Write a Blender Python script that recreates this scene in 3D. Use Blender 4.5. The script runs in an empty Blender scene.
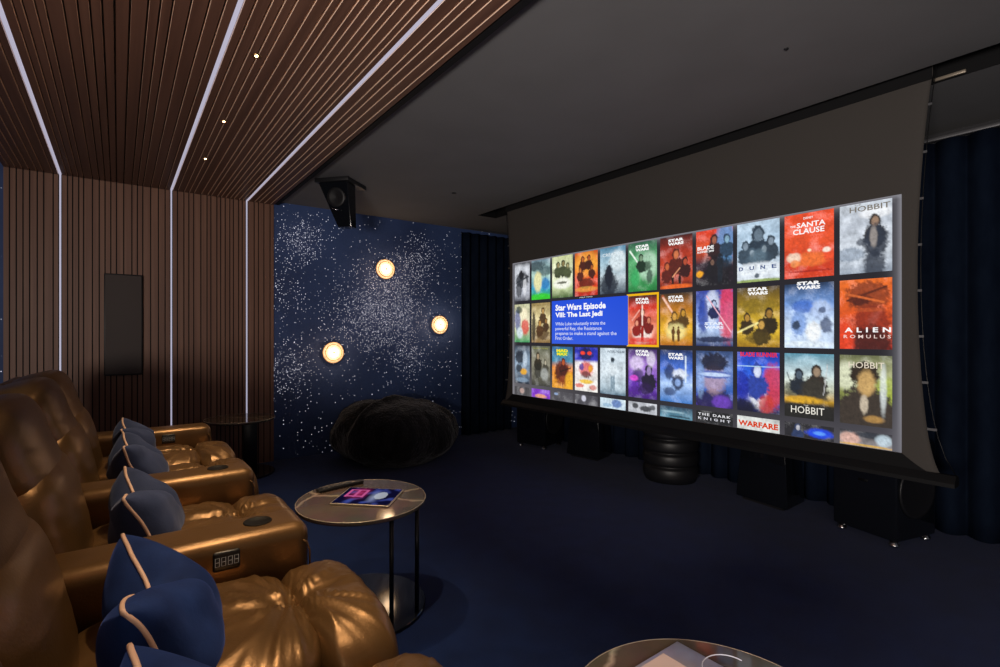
import bpy, bmesh, math, random
from mathutils import Vector, Matrix, noise
random.seed(7)
SC = bpy.context.scene
COL = SC.collection
PI = math.pi

# ------------------------------------------------------------------ helpers
def new_obj(name, me, parent=None):
    o = bpy.data.objects.new(name, me)
    COL.objects.link(o)
    if parent is not None: o.parent = parent
    return o

def tag(o, label=None, cat=None, group=None, kind=None):
    if label: o['label'] = label
    if cat: o['category'] = cat
    if group: o['group'] = group
    if kind: o['kind'] = kind
    return o

def thing(name, loc, label, cat, group=None, rz=0.0):
    o = new_obj(name, None)
    o.location = loc; o.rotation_euler = (0, 0, rz); o.empty_display_size = .05
    return tag(o, label, cat, group)

class MB:
    """collects shapes into one mesh"""
    def __init__(s): s.v = []; s.f = []; s.m = []; s.mats = []; s.sm = []
    def mi(s, m):
        if m not in s.mats: s.mats.append(m)
        return s.mats.index(m)
    def add(s, vs, fs, m, smooth=False, M=None):
        b = len(s.v); k = s.mi(m)
        s.v += [tuple(M @ Vector(v)) if M is not None else tuple(v) for v in vs]
        for f in fs:
            s.f.append(tuple(i + b for i in f)); s.m.append(k); s.sm.append(smooth)
        return s
    def box(s, x0, x1, y0, y1, z0, z1, m, M=None):
        vs = [(x, y, z) for x in (x0, x1) for y in (y0, y1) for z in (z0, z1)]
        fs = [(0,1,3,2),(4,6,7,5),(0,4,5,1),(2,3,7,6),(0,2,6,4),(1,5,7,3)]
        return s.add(vs, fs, m, False, M)
    def rbox(s, x0, x1, y0, y1, z0, z1, m, r=.01, seg=3, M=None, smooth=True):
        bm = bmesh.new()
        bmesh.ops.create_cube(bm, size=1)
        for v in bm.verts:
            v.co = Vector(((x0+x1)/2 + v.co.x*(x1-x0), (y0+y1)/2 + v.co.y*(y1-y0), (z0+z1)/2 + v.co.z*(z1-z0)))
        bmesh.ops.bevel(bm, geom=list(bm.edges), offset=r, segments=seg, profile=.5, affect='EDGES', clamp_overlap=True)
        return s.bm(bm, m, smooth, M)
    def prism(s, pts, z0, z1, m, M=None, r=0, seg=2, smooth=False):
        """pts: bottom polygon (x,y); z0..z1; pts may be a pair (bottom, top)"""
        if isinstance(pts[0][0], (tuple, list)): b, t = pts
        else: b = t = pts
        bm = bmesh.new()
        vb = [bm.verts.new((x, y, z0)) for x, y in b]; vt = [bm.verts.new((x, y, z1)) for x, y in t]
        n = len(b)
        bm.faces.new(vb[::-1]); bm.faces.new(vt)
        for i in range(n): bm.faces.new((vb[i], vb[(i+1) % n], vt[(i+1) % n], vt[i]))
        bmesh.ops.recalc_face_normals(bm, faces=list(bm.faces))
        if r: bmesh.ops.bevel(bm, geom=list(bm.edges), offset=r, segments=seg, profile=.5, affect='EDGES', clamp_overlap=True)
        return s.bm(bm, m, smooth, M)
    def bm(s, bm, m, smooth=True, M=None):
        bm.verts.index_update()
        s.add([v.co[:] for v in bm.verts], [[v.index for v in f.verts] for f in bm.faces], m, smooth, M)
        bm.free(); return s
    def lathe(s, prof, m, n=48, M=None, smooth=True):
        vs = []; fs = []
        for r, z in prof:
            for i in range(n):
                a = 2*PI*i/n; vs.append((r*math.cos(a), r*math.sin(a), z))
        for j in range(len(prof)-1):
            for i in range(n):
                k = (i+1) % n
                fs.append((j*n+i, j*n+k, (j+1)*n+k, (j+1)*n+i))
        if prof[0][0] > 1e-6: fs.append(tuple(range(n))[::-1])
        if prof[-1][0] > 1e-6: fs.append(tuple((len(prof)-1)*n+i for i in range(n)))
        return s.add(vs, fs, m, smooth, M)
    def tube(s, pts, r, m, n=8, closed=False, M=None):
        pts = [Vector(p) for p in pts]; vs = []; fs = []; N = len(pts)
        up = Vector((0, 0, 1)); prev = None
        for i, p in enumerate(pts):
            a = pts[(i-1) % N] if (closed or i > 0) else p
            b = pts[(i+1) % N] if (closed or i < N-1) else p
            t = (b-a)
            t = t.normalized() if t.length > 1e-9 else Vector((1, 0, 0))
            if prev is None:
                x = t.cross(up)
                if x.length < .1: x = t.cross(Vector((1, 0, 0)))
            else: x = prev - t*prev.dot(t)
            x.normalize(); prev = x; y = t.cross(x)
            for k in range(n):
                an = 2*PI*k/n; vs.append(p + x*math.cos(an)*r + y*math.sin(an)*r)
        for i in range(N if closed else N-1):
            j = (i+1) % N
            for k in range(n):
                l = (k+1) % n
                fs.append((i*n+k, i*n+l, j*n+l, j*n+k))
        if not closed:
            fs.append(tuple(range(n))[::-1]); fs.append(tuple((N-1)*n+k for k in range(n)))
        return s.add(vs, fs, m, True, M)
    def build(s, name, parent=None, fix=True):
        me = bpy.data.meshes.new(name)
        me.from_pydata([tuple(v) for v in s.v], [], s.f)
        for m in s.mats: me.materials.append(m)
        me.polygons.foreach_set('material_index', s.m)
        me.polygons.foreach_set('use_smooth', s.sm)
        me.update()
        if fix:
            b = bmesh.new(); b.from_mesh(me)
            bmesh.ops.recalc_face_normals(b, faces=list(b.faces))
            b.to_mesh(me); b.free()
        return new_obj(name, me, parent)

def superbox(hx, hy, hz, e=5.0, n=30, fn=None):
    """rounded padded box centred on the origin: cube grid pushed onto an L-e ball"""
    vs = []; fs = []; idx = {}
    def vid(a, b, c):
        k = (a, b, c)
        if k not in idx:
            p = [2*a/n-1, 2*b/n-1, 2*c/n-1]
            q = (abs(p[0])**e + abs(p[1])**e + abs(p[2])**e)**(1/e)
            v = Vector((p[0]/q*hx, p[1]/q*hy, p[2]/q*hz))
            if fn: v = fn(v)
            idx[k] = len(vs); vs.append(v)
        return idx[k]
    for i in range(n):
        for j in range(n):
            for s_ in (0, n):
                fs.append((vid(i,j,s_), vid(i+1,j,s_), vid(i+1,j+1,s_), vid(i,j+1,s_)))
                fs.append((vid(i,s_,j), vid(i+1,s_,j), vid(i+1,s_,j+1), vid(i,s_,j+1)))
                fs.append((vid(s_,i,j), vid(s_,i+1,j), vid(s_,i+1,j+1), vid(s_,i,j+1)))
    return vs, fs

def hexc(h):
    h = h.lstrip('#')
    if len(h) == 3: h = ''.join(c*2 for c in h)
    r = []
    for i in (0, 2, 4):
        c = int(h[i:i+2], 16)/255
        r.append(c/12.92 if c <= .04045 else ((c+.055)/1.055)**2.4)
    return tuple(r)

# ------------------------------------------------------------------ materials
def mat(name, col=(.5,.5,.5), rough=.5, metal=0, spec=.5, sheen=0, coat=0, emit=None, es=1):
    m = bpy.data.materials.new(name); m.use_nodes = True
    b = m.node_tree.nodes['Principled BSDF']
    b.inputs['Base Color'].default_value = (*col, 1)
    b.inputs['Roughness'].default_value = rough
    b.inputs['Metallic'].default_value = metal
    b.inputs['Specular IOR Level'].default_value = spec
    if sheen:
        b.inputs['Sheen Weight'].default_value = sheen
        b.inputs['Sheen Roughness'].default_value = .4
    if coat: b.inputs['Coat Weight'].default_value = coat
    if emit:
        b.inputs['Emission Color'].default_value = (*emit, 1); b.inputs['Emission Strength'].default_value = es
    return m
def nd(m, t, **kw):
    n = m.node_tree.nodes.new(t)
    for k, v in kw.items():
        if hasattr(n, k): setattr(n, k, v)
        else: n.inputs[k].default_value = v
    return n
def lk(m, a, b): m.node_tree.links.new(a, b)
def bsdf(m): return m.node_tree.nodes['Principled BSDF']
def noisy(m, scale, ramp, scl=(1,1,1), detail=4, bump=0, bdist=.002, bscale=None):
    tc = nd(m, 'ShaderNodeTexCoord'); mp = nd(m, 'ShaderNodeMapping'); mp.inputs['Scale'].default_value = scl
    lk(m, tc.outputs['Object'], mp.inputs['Vector'])
    n = nd(m, 'ShaderNodeTexNoise'); n.inputs['Scale'].default_value = scale; n.inputs['Detail'].default_value = detail
    lk(m, mp.outputs[0], n.inputs['Vector'])
    if ramp:
        r = nd(m, 'ShaderNodeValToRGB'); r.color_ramp.elements[0].position = .3; r.color_ramp.elements[1].position = .7
        r.color_ramp.elements[0].color = (*ramp[0], 1); r.color_ramp.elements[1].color = (*ramp[1], 1)
        lk(m, n.outputs['Fac'], r.inputs['Fac']); lk(m, r.outputs['Color'], bsdf(m).inputs['Base Color'])
    if bump:
        n2 = n
        if bscale:
            n2 = nd(m, 'ShaderNodeTexNoise'); n2.inputs['Scale'].default_value = bscale; n2.inputs['Detail'].default_value = 3
            lk(m, mp.outputs[0], n2.inputs['Vector'])
        b = nd(m, 'ShaderNodeBump'); b.inputs['Strength'].default_value = bump; b.inputs['Distance'].default_value = bdist
        lk(m, n2.outputs['Fac'], b.inputs['Height']); lk(m, b.outputs[0], bsdf(m).inputs['Normal'])
    return m

M = {}
M['carpet'] = noisy(mat('navy_carpet', (.02,.03,.08), .95, spec=.1, sheen=.15), 7, ((.0030,.014,.072),(.0050,.021,.105)), detail=8, bump=.8, bdist=.006, bscale=260)
M['ceil'] = noisy(mat('charcoal_paint', (.09,.09,.09), .75, spec=.3), 3, ((.145,.144,.149),(.160,.159,.165)))
M['black'] = mat('matt_black', (.006,.006,.007), .7, spec=.2)
M['darkwall'] = mat('dark_paint', (.02,.021,.024), .85, spec=.2)
M['wallgrey'] = mat('side_wall_paint', (.05,.05,.055), .85, spec=.2)
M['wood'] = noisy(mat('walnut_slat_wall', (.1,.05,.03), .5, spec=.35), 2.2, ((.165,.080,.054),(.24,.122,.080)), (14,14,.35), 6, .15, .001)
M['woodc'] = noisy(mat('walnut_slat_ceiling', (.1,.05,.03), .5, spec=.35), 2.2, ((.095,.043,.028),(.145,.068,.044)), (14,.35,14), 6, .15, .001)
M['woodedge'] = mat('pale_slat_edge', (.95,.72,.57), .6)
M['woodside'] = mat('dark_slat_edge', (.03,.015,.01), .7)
M['led'] = mat('led_diffuser', (.2,.2,.22), .5, emit=(.50,.48,.62), es=.8)
M['leather'] = noisy(mat('bronze_leather', (.4,.2,.05), .34, metal=.55, spec=.5, coat=.0), 5, ((.155,.083,.031),(.225,.122,.046)), bump=.35, bdist=.0015, bscale=150)
M['leather_b'] = M['leather']
M['cup'] = mat('cup_black', (.006,.005,.005), .6, spec=.2)
M['panel'] = mat('control_panel_black', (.012,.011,.01), .35)
M['panelicon'] = mat('panel_icon', (.25,.24,.22), .5, emit=(.5,.45,.4), es=.12)
M['slate'] = noisy(mat('slate_velvet', (.05,.06,.1), .85, spec=.2, sheen=.35), 9, ((.028,.042,.100),(.048,.066,.145)), bump=.3, bdist=.002, bscale=120)
M['royal'] = noisy(mat('royal_blue_velvet', (.02,.04,.16), .8, spec=.2, sheen=.4), 9, ((.006,.018,.085),(.014,.040,.17)), bump=.3, bdist=.002, bscale=120)
for k, c in (('slate',(.35,.4,.6)),('royal',(.12,.2,.7))): bsdf(M[k]).inputs['Sheen Tint'].default_value = (*c,1)
M['piping'] = mat('copper_piping', (.85,.56,.42), .45)
M['fur'] = noisy(mat('black_fur', (.02,.018,.017), .9, spec=.1, sheen=.35), 12, ((.008,.0075,.0075),(.022,.020,.020)), (1,1,.5), 6, .9, .012, 60)
M['tabletop'] = mat('dark_marble', (.05,.035,.025), .06, spec=.5)
M['metalblack'] = mat('black_metal', (.012,.012,.013), .35, metal=.6)
M['rim'] = mat('pale_gilt_edge', (.45,.38,.30), .35, metal=.5)
M['gloss'] = mat('gloss_black', (.006,.007,.010), .07, spec=.5)
M['satin'] = mat('satin_black', (.010,.010,.012), .45)
M['chrome'] = mat('chrome', (.6,.6,.62), .2, metal=1)
M['fabric'] = noisy(mat('screen_masking', (.09,.082,.075), .85, spec=.2), 300, ((.060,.054,.050),(.070,.063,.058)))
M['bar'] = mat('screen_bar', (.006,.006,.007), .6, spec=.2); M['borderblack'] = mat('border_black', (.012,.012,.013), .9, spec=.1)
M['curtain'] = noisy(mat('navy_velvet_curtain', (.02,.03,.06), 1, spec=0), 14, ((.0055,.009,.019),(.0085,.014,.028)), (1,1,.4))
M['track'] = mat('curtain_track', (.13,.13,.14), .4, metal=.5)
M['grille'] = mat('speaker_grille', (.085,.070,.066), .75, spec=.2)
M['lampglass'] = mat('lamp_glass', (.9,.8,.65), .4, emit=(1.0,.55,.22), es=.6)
M['lampcore'] = mat('lamp_core', (.9,.85,.8), .4, emit=(1.0,.86,.68), es=.75)
M['lampring'] = mat('lamp_ring', (.55,.33,.14), .3, metal=.8)
M['brass'] = mat('brass', (.5,.3,.12), .3, metal=1)
M['spotlens'] = mat('spot_lens', (.9,.8,.6), .3, emit=(1.0,.62,.30), es=12)
M['paper'] = mat('grey_lavender_card', (.26,.26,.36), .3, coat=.2)
M['paperpic'] = mat('pale_pink_print', (.72,.55,.52), .25, coat=.3)
M['paperline'] = mat('pale_line_print', (.6,.6,.7), .35)
M['remote'] = mat('remote_body', (.010,.010,.012), .35)
M['button'] = mat('remote_button', (.18,.17,.16), .5)

# marble veins for the table tops
m = M['tabletop']; tc = nd(m,'ShaderNodeTexCoord'); nn = nd(m,'ShaderNodeTexNoise', Scale=3.2, Detail=5.0)
vo = nd(m,'ShaderNodeTexVoronoi'); vo.feature = 'DISTANCE_TO_EDGE'; vo.inputs['Scale'].default_value = 1.7
mx = nd(m,'ShaderNodeVectorMath'); mx.operation = 'MULTIPLY_ADD'; mx.inputs[1].default_value = (.22,.22,.22)
lk(m, tc.outputs['Object'], nn.inputs['Vector']); lk(m, nn.outputs['Color'], mx.inputs[0]); lk(m, tc.outputs['Object'], mx.inputs[2])
lk(m, mx.outputs[0], vo.inputs['Vector'])
rp = nd(m,'ShaderNodeValToRGB'); rp.color_ramp.elements[0].color = (.42,.32,.22,1); rp.color_ramp.elements[0].position = .0
rp.color_ramp.elements[1].color = (.11,.075,.050,1); rp.color_ramp.elements[1].position = .018
lk(m, vo.outputs['Distance'], rp.inputs['Fac'])
n3 = nd(m,'ShaderNodeTexNoise', Scale=7.0, Detail=6.0); lk(m, tc.outputs['Object'], n3.inputs['Vector'])
mm = nd(m,'ShaderNodeMix'); mm.data_type = 'RGBA'; mm.blend_type = 'MULTIPLY'; mm.inputs['Factor'].default_value = .8
lk(m, rp.outputs['Color'], mm.inputs['A']); lk(m, n3.outputs['Color'], mm.inputs['B'])
mh = nd(m,'ShaderNodeHueSaturation', Saturation=.75, Value=1.5); lk(m, mm.outputs['Result'], mh.inputs['Color'])
lk(m, mh.outputs[0], bsdf(m).inputs['Base Color'])

# star wall: printed night sky
def star_material():
    m = mat('night_sky_wallpaper', (.02,.04,.12), .6, spec=.25)
    tc = nd(m,'ShaderNodeTexCoord')
    nn = nd(m,'ShaderNodeTexNoise', Scale=.9, Detail=5.0, Roughness=.55); lk(m, tc.outputs['Object'], nn.inputs['Vector'])
    r = nd(m,'ShaderNodeValToRGB'); e = r.color_ramp.elements
    e[0].position = .32; e[0].color = (.028,.048,.135,1); e[1].position = .72; e[1].color = (.062,.110,.28,1)
    lk(m, nn.outputs['Fac'], r.inputs['Fac'])
    # star clusters at fixed places on the wall
    dens = None
    for (x, z, rad, amp) in ((2.42,1.52,.52,1.0),(1.50,2.22,.26,.8),(2.85,2.15,.30,.55),(1.32,.88,.30,.65),(2.75,.92,.22,.5),(1.30,1.7,.24,.45),(1.7,1.25,.5,.2)):
        d = nd(m,'ShaderNodeVectorMath'); d.operation = 'DISTANCE'; d.inputs[1].default_value = (x, 5.39, z)
        lk(m, tc.outputs['Object'], d.inputs[0])
        a = nd(m,'ShaderNodeMapRange'); a.interpolation_type = 'SMOOTHSTEP'
        a.inputs['From Min'].default_value = 0; a.inputs['From Max'].default_value = rad*1.7
        a.inputs['To Min'].default_value = amp; a.inputs['To Max'].default_value = 0
        lk(m, d.outputs['Value'], a.inputs['Value'])
        if dens is None: dens = a.outputs['Result']
        else:
            s = nd(m,'ShaderNodeMath'); s.operation = 'ADD'; s.use_clamp = True
            lk(m, dens, s.inputs[0]); lk(m, a.outputs['Result'], s.inputs[1]); dens = s.outputs[0]
    pw = nd(m,'ShaderNodeMath'); pw.operation = 'POWER'; pw.inputs[1].default_value = 1.9; lk(m, dens, pw.inputs[0]); dens = pw.outputs[0]
    stars = None
    for scale, size, base, gain, jit in ((12, .044, .10, .2, 0), (29, .085, .05, .30, 3.3), (52, .150, .04, .45, 7.1), (88, .22, .0, .5, 11.3)):
        sx = nd(m,'ShaderNodeSeparateXYZ'); cx = nd(m,'ShaderNodeCombineXYZ'); cx.inputs[2].default_value = 0
        lk(m, tc.outputs['Object'], sx.inputs[0]); lk(m, sx.outputs[0], cx.inputs[0]); lk(m, sx.outputs[2], cx.inputs[1])
        mp = nd(m,'ShaderNodeMapping'); mp.inputs['Location'].default_value = (jit, jit*1.7, 0)
        lk(m, cx.outputs[0], mp.inputs['Vector'])
        v = nd(m,'ShaderNodeTexVoronoi'); v.voronoi_dimensions = '2D'; v.inputs['Scale'].default_value = scale
        lk(m, mp.outputs[0], v.inputs['Vector'])
        sep = nd(m,'ShaderNodeSeparateColor'); lk(m, v.outputs['Color'], sep.inputs[0])
        th = nd(m,'ShaderNodeMath'); th.operation = 'MULTIPLY_ADD'; th.inputs[1].default_value = gain; th.inputs[2].default_value = base
        lk(m, dens, th.inputs[0])
        on = nd(m,'ShaderNodeMath'); on.operation = 'LESS_THAN'; lk(m, sep.outputs[0], on.inputs[0]); lk(m, th.outputs[0], on.inputs[1])
        dd = nd(m,'ShaderNodeMapRange'); dd.inputs['From Min'].default_value = size; dd.inputs['From Max'].default_value = size*1.6
        dd.inputs['To Min'].default_value = 1; dd.inputs['To Max'].default_value = 0
        lk(m, v.outputs['Distance'], dd.inputs['Value'])
        p = nd(m,'ShaderNodeMath'); p.operation = 'MULTIPLY'; lk(m, dd.outputs[0], p.inputs[0]); lk(m, on.outputs[0], p.inputs[1])
        q = nd(m,'ShaderNodeMath'); q.operation = 'MULTIPLY'; sq = nd(m,'ShaderNodeMath'); sq.operation = 'POWER'; sq.inputs[1].default_value = 1.3; lk(m, sep.outputs[1], sq.inputs[0])
        lk(m, p.outputs[0], q.inputs[0]); lk(m, sq.outputs[0], q.inputs[1])
        if stars is None: stars = q.outputs[0]
        else:
            s = nd(m,'ShaderNodeMath'); s.operation = 'MAXIMUM'; lk(m, stars, s.inputs[0]); lk(m, q.outputs[0], s.inputs[1]); stars = s.outputs[0]
    hz = nd(m,'ShaderNodeMix'); hz.data_type = 'RGBA'; hz.inputs['B'].default_value = (.13,.15,.30,1)
    f = nd(m,'ShaderNodeMath'); f.operation = 'MULTIPLY'; f.inputs[1].default_value = .45; lk(m, dens, f.inputs[0])
    lk(m, f.outputs[0], hz.inputs['Factor']); lk(m, r.outputs['Color'], hz.inputs['A'])
    mx = nd(m,'ShaderNodeMix'); mx.data_type = 'RGBA'; mx.inputs['B'].default_value = (.95,.95,1,1)
    lk(m, stars, mx.inputs['Factor']); lk(m, hz.outputs['Result'], mx.inputs['A'])
    lk(m, mx.outputs['Result'], bsdf(m).inputs['Base Color'])
    # the printed stars are given a little emission
    bsdf(m).inputs['Emission Color'].default_value = (.75,.8,1,1)
    es = nd(m,'ShaderNodeMath'); es.operation = 'MULTIPLY'; es.inputs[1].default_value = .9; lk(m, stars, es.inputs[0])
    lk(m, es.outputs[0], bsdf(m).inputs['Emission Strength'])
    return m
M['stars'] = star_material()

def attr_mat(name, strength):
    m = bpy.data.materials.new(name); m.use_nodes = True; nt = m.node_tree; nt.nodes.clear()
    o = nt.nodes.new('ShaderNodeOutputMaterial'); e = nt.nodes.new('ShaderNodeEmission'); a = nt.nodes.new('ShaderNodeAttribute')
    a.attribute_name = 'picture'; e.inputs['Strength'].default_value = strength
    nt.links.new(a.outputs['Color'], e.inputs['Color']); nt.links.new(e.outputs[0], o.inputs['Surface'])
    return m
M['picture'] = attr_mat('projected_picture', 1.0)
M['tabletpic'] = attr_mat('tablet_picture', .55)

# ------------------------------------------------------------------ room
CZ = 2.56      # dark ceiling
WZ = 2.52      # face of the slatted ceiling
BY = 5.39      # back wall
X0, X1, Y0 = -1.6, 4.30, -2.2
SX = 3.28      # plane of the projection screen
def struct(mb, name): return tag(mb.build(name), kind='structure')
struct(MB().box(X0, X1, Y0, BY+.1, -.1, 0, M['carpet']), 'floor')
c = MB()
SL0, SL1 = 3.18, 3.43
c.box(X0, SL0, Y0, BY+.1, CZ, CZ+.1, M['ceil']); c.box(SL1, X1+.1, Y0, BY+.1, CZ, CZ+.1, M['ceil'])
c.box(SL0, SL1, 4.68, BY+.1, CZ, CZ+.1, M['ceil'])
c.box(SL0-.02, SL1+.02, Y0, 4.70, CZ+.26, CZ+.28, M['black'])
c.box(SL0-.02, SL0, Y0, 4.70, CZ+.1, CZ+.26, M['black']); c.box(SL1, SL1+.02, Y0, 4.70, CZ+.1, CZ+.26, M['black'])
c.box(SL0, SL1, 4.68, 4.70, CZ+.1, CZ+.26, M['black'])
c.box(SL1-.004, SL1, Y0, 4.68, CZ, CZ+.12, M['black']); c.box(SL0, SL0+.004, Y0, 4.68, CZ, CZ+.12, M['black']); c.box(SL0, SL1, 4.676, 4.68, CZ, CZ+.12, M['black'])
struct(c, 'ceiling')
struct(MB().box(X0, X1, BY, BY+.1, 0, CZ, M['stars']), 'wall_back')
struct(MB().box(X1, X1+.1, Y0, BY+.1, 0, CZ, M['wallgrey']), 'wall_right')
struct(MB().box(X0-.1, X0, Y0, BY+.1, 0, CZ, M['darkwall']), 'wall_left')

# slat cladding
def slat_list(a, b, gaps):
    out = []; x = a; rnd = random.Random(3)
    W = [.023, .030, .036, .048, .030, .041]
    cuts = sorted(gaps) + [None]
    for c_ in cuts:
        end = (c_-.0115) if c_ is not None else b
        while end - x > .02:
            w = rnd.choice(W)
            if end - x - w < .030: w = end - x
            out.append((x, x+w)); x += w + .0080
        x = end + .023
    return out
LEDX = (-.372, .376, .985)
WX0, WX1 = -.70, 1.225
sl = slat_list(WX0, WX1, LEDX)
w = MB()
for a, b in sl:
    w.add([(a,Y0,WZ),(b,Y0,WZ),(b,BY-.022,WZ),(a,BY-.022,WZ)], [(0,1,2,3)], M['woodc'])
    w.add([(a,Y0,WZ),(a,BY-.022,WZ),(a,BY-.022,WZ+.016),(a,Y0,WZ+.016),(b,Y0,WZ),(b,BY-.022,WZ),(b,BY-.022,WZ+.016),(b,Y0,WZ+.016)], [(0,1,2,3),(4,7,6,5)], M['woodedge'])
w.box(WX0, WX1+.045, Y0, BY-.022, WZ+.016, CZ, M['black'])
w.box(WX1+.012, WX1+.045, Y0, BY-.022, WZ+.004, WZ+.016, M['black'])
tag(w.build('trim_1', fix=False), kind='structure')
w = MB()
for a, b in sl:
    y = BY-.022
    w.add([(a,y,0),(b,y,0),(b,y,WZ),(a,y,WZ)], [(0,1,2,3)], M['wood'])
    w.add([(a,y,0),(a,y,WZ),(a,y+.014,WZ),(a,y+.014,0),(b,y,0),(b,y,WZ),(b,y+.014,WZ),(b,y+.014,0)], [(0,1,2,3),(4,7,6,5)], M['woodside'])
w.box(WX0, WX1, BY-.008, BY, 0, WZ+.03, M['black'])
tag(w.build('trim_2', fix=False), kind='structure')

# LED strips: up the wall and along the ceiling
pos_word = ('glowing light strip up slat wall and ceiling, left of the flat speaker',
            'glowing light strip up slat wall and ceiling, just right of the flat speaker',
            'right-hand glowing light strip on slat wall and ceiling nearest the starry wall')
for x, lab in zip(LEDX, pos_word):
    t = thing('light_strip', (x, BY-.02, 0), lab, 'light strip', 'recessed light strips')
    MB().box(-.0055, .0055, .002, .012, .0, WZ+.004, M['led']).build('wall_run', t)
    MB().box(-.0075, .0075, Y0-BY+.02, .0, WZ+.001, WZ+.012, M['led']).build('ceiling_run', t)

# downlights
def downlight(x, y, label, watt=16, ang=62):
    t = thing('downlight', (x, y, WZ), label, 'ceiling light', 'small recessed ceiling downlights')
    MB().lathe([(.012,.004),(.017,-.002),(.021,-.0015),(.022,.004)], M['brass'], 24).build('rim', t)
    MB().lathe([(.0,-.0035),(.006,-.0035),(.007,.003)], M['spotlens'], 20).build('lens', t)
    L = bpy.data.lights.new('downlight_beam', 'SPOT'); L.energy = watt; L.spot_size = math.radians(ang); L.spot_blend = 1.0
    L.color = (1, .74, .46); L.shadow_soft_size = .03
    o = new_obj('beam', L, t); o.location = (0, 0, -.02)
downlight(.505, 2.54, 'nearest of the three tiny warm downlights in the slatted ceiling', 85)
downlight(.505, 3.44, 'middle one of the three tiny warm downlights in the slatted ceiling', 85)
downlight(.505, 4.25, 'farthest of the three tiny warm downlights, closest to the slat wall', 30)
downlight(.505, 1.64, 'tiny warm downlight in the slatted ceiling above the nearest seats', 95)
downlight(.505, .74, 'tiny warm downlight in the slatted ceiling above the magazine table', 50)

# ------------------------------------------------------------------ recliner row
def creased(v, hx, hy, hz, cx=None, cy=None, depth=.045, seed=0, amp=.006):
    """push creases and pulled leather folds into the top of a pad"""
    top = max(0, min(1, (v.z+hz*.2)/hz))
    d = 0
    if cy is not None: d += depth*math.exp(-((v.y-cy)/.028)**2)
    if cx is not None: d += depth*math.exp(-((v.x-cx)/.03)**2)
    w = noise.noise(Vector((v.x*5+seed, v.y*26, v.z*4+seed)))*.6 + noise.noise(Vector((v.x*24, v.y*5+seed*2, v.z*5)))*.6
    w += .8*noise.noise(Vector((v.x*9+seed*3, v.y*9, v.z*6)))
    return Vector((v.x, v.y, v.z)) + Vector((0, 0, -d*top)) + Vector((0, 0, w*amp*top))

def wrinkle(v, seed, amp, ax):
    """long folds across a pad, ax = direction of the folds"""
    q = Vector((v.x*7, v.y*7, v.z*7)); q[ax] = v[ax]*2.2
    n = noise.noise(q*1.6+Vector((seed, seed*2, 0)))
    n2 = noise.noise(q*3.7+Vector((seed*1.3, seed, 5)))
    r = 1-abs(n)*2.2
    return (max(0, r)**3*.7 + n2*.5)*amp

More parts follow.
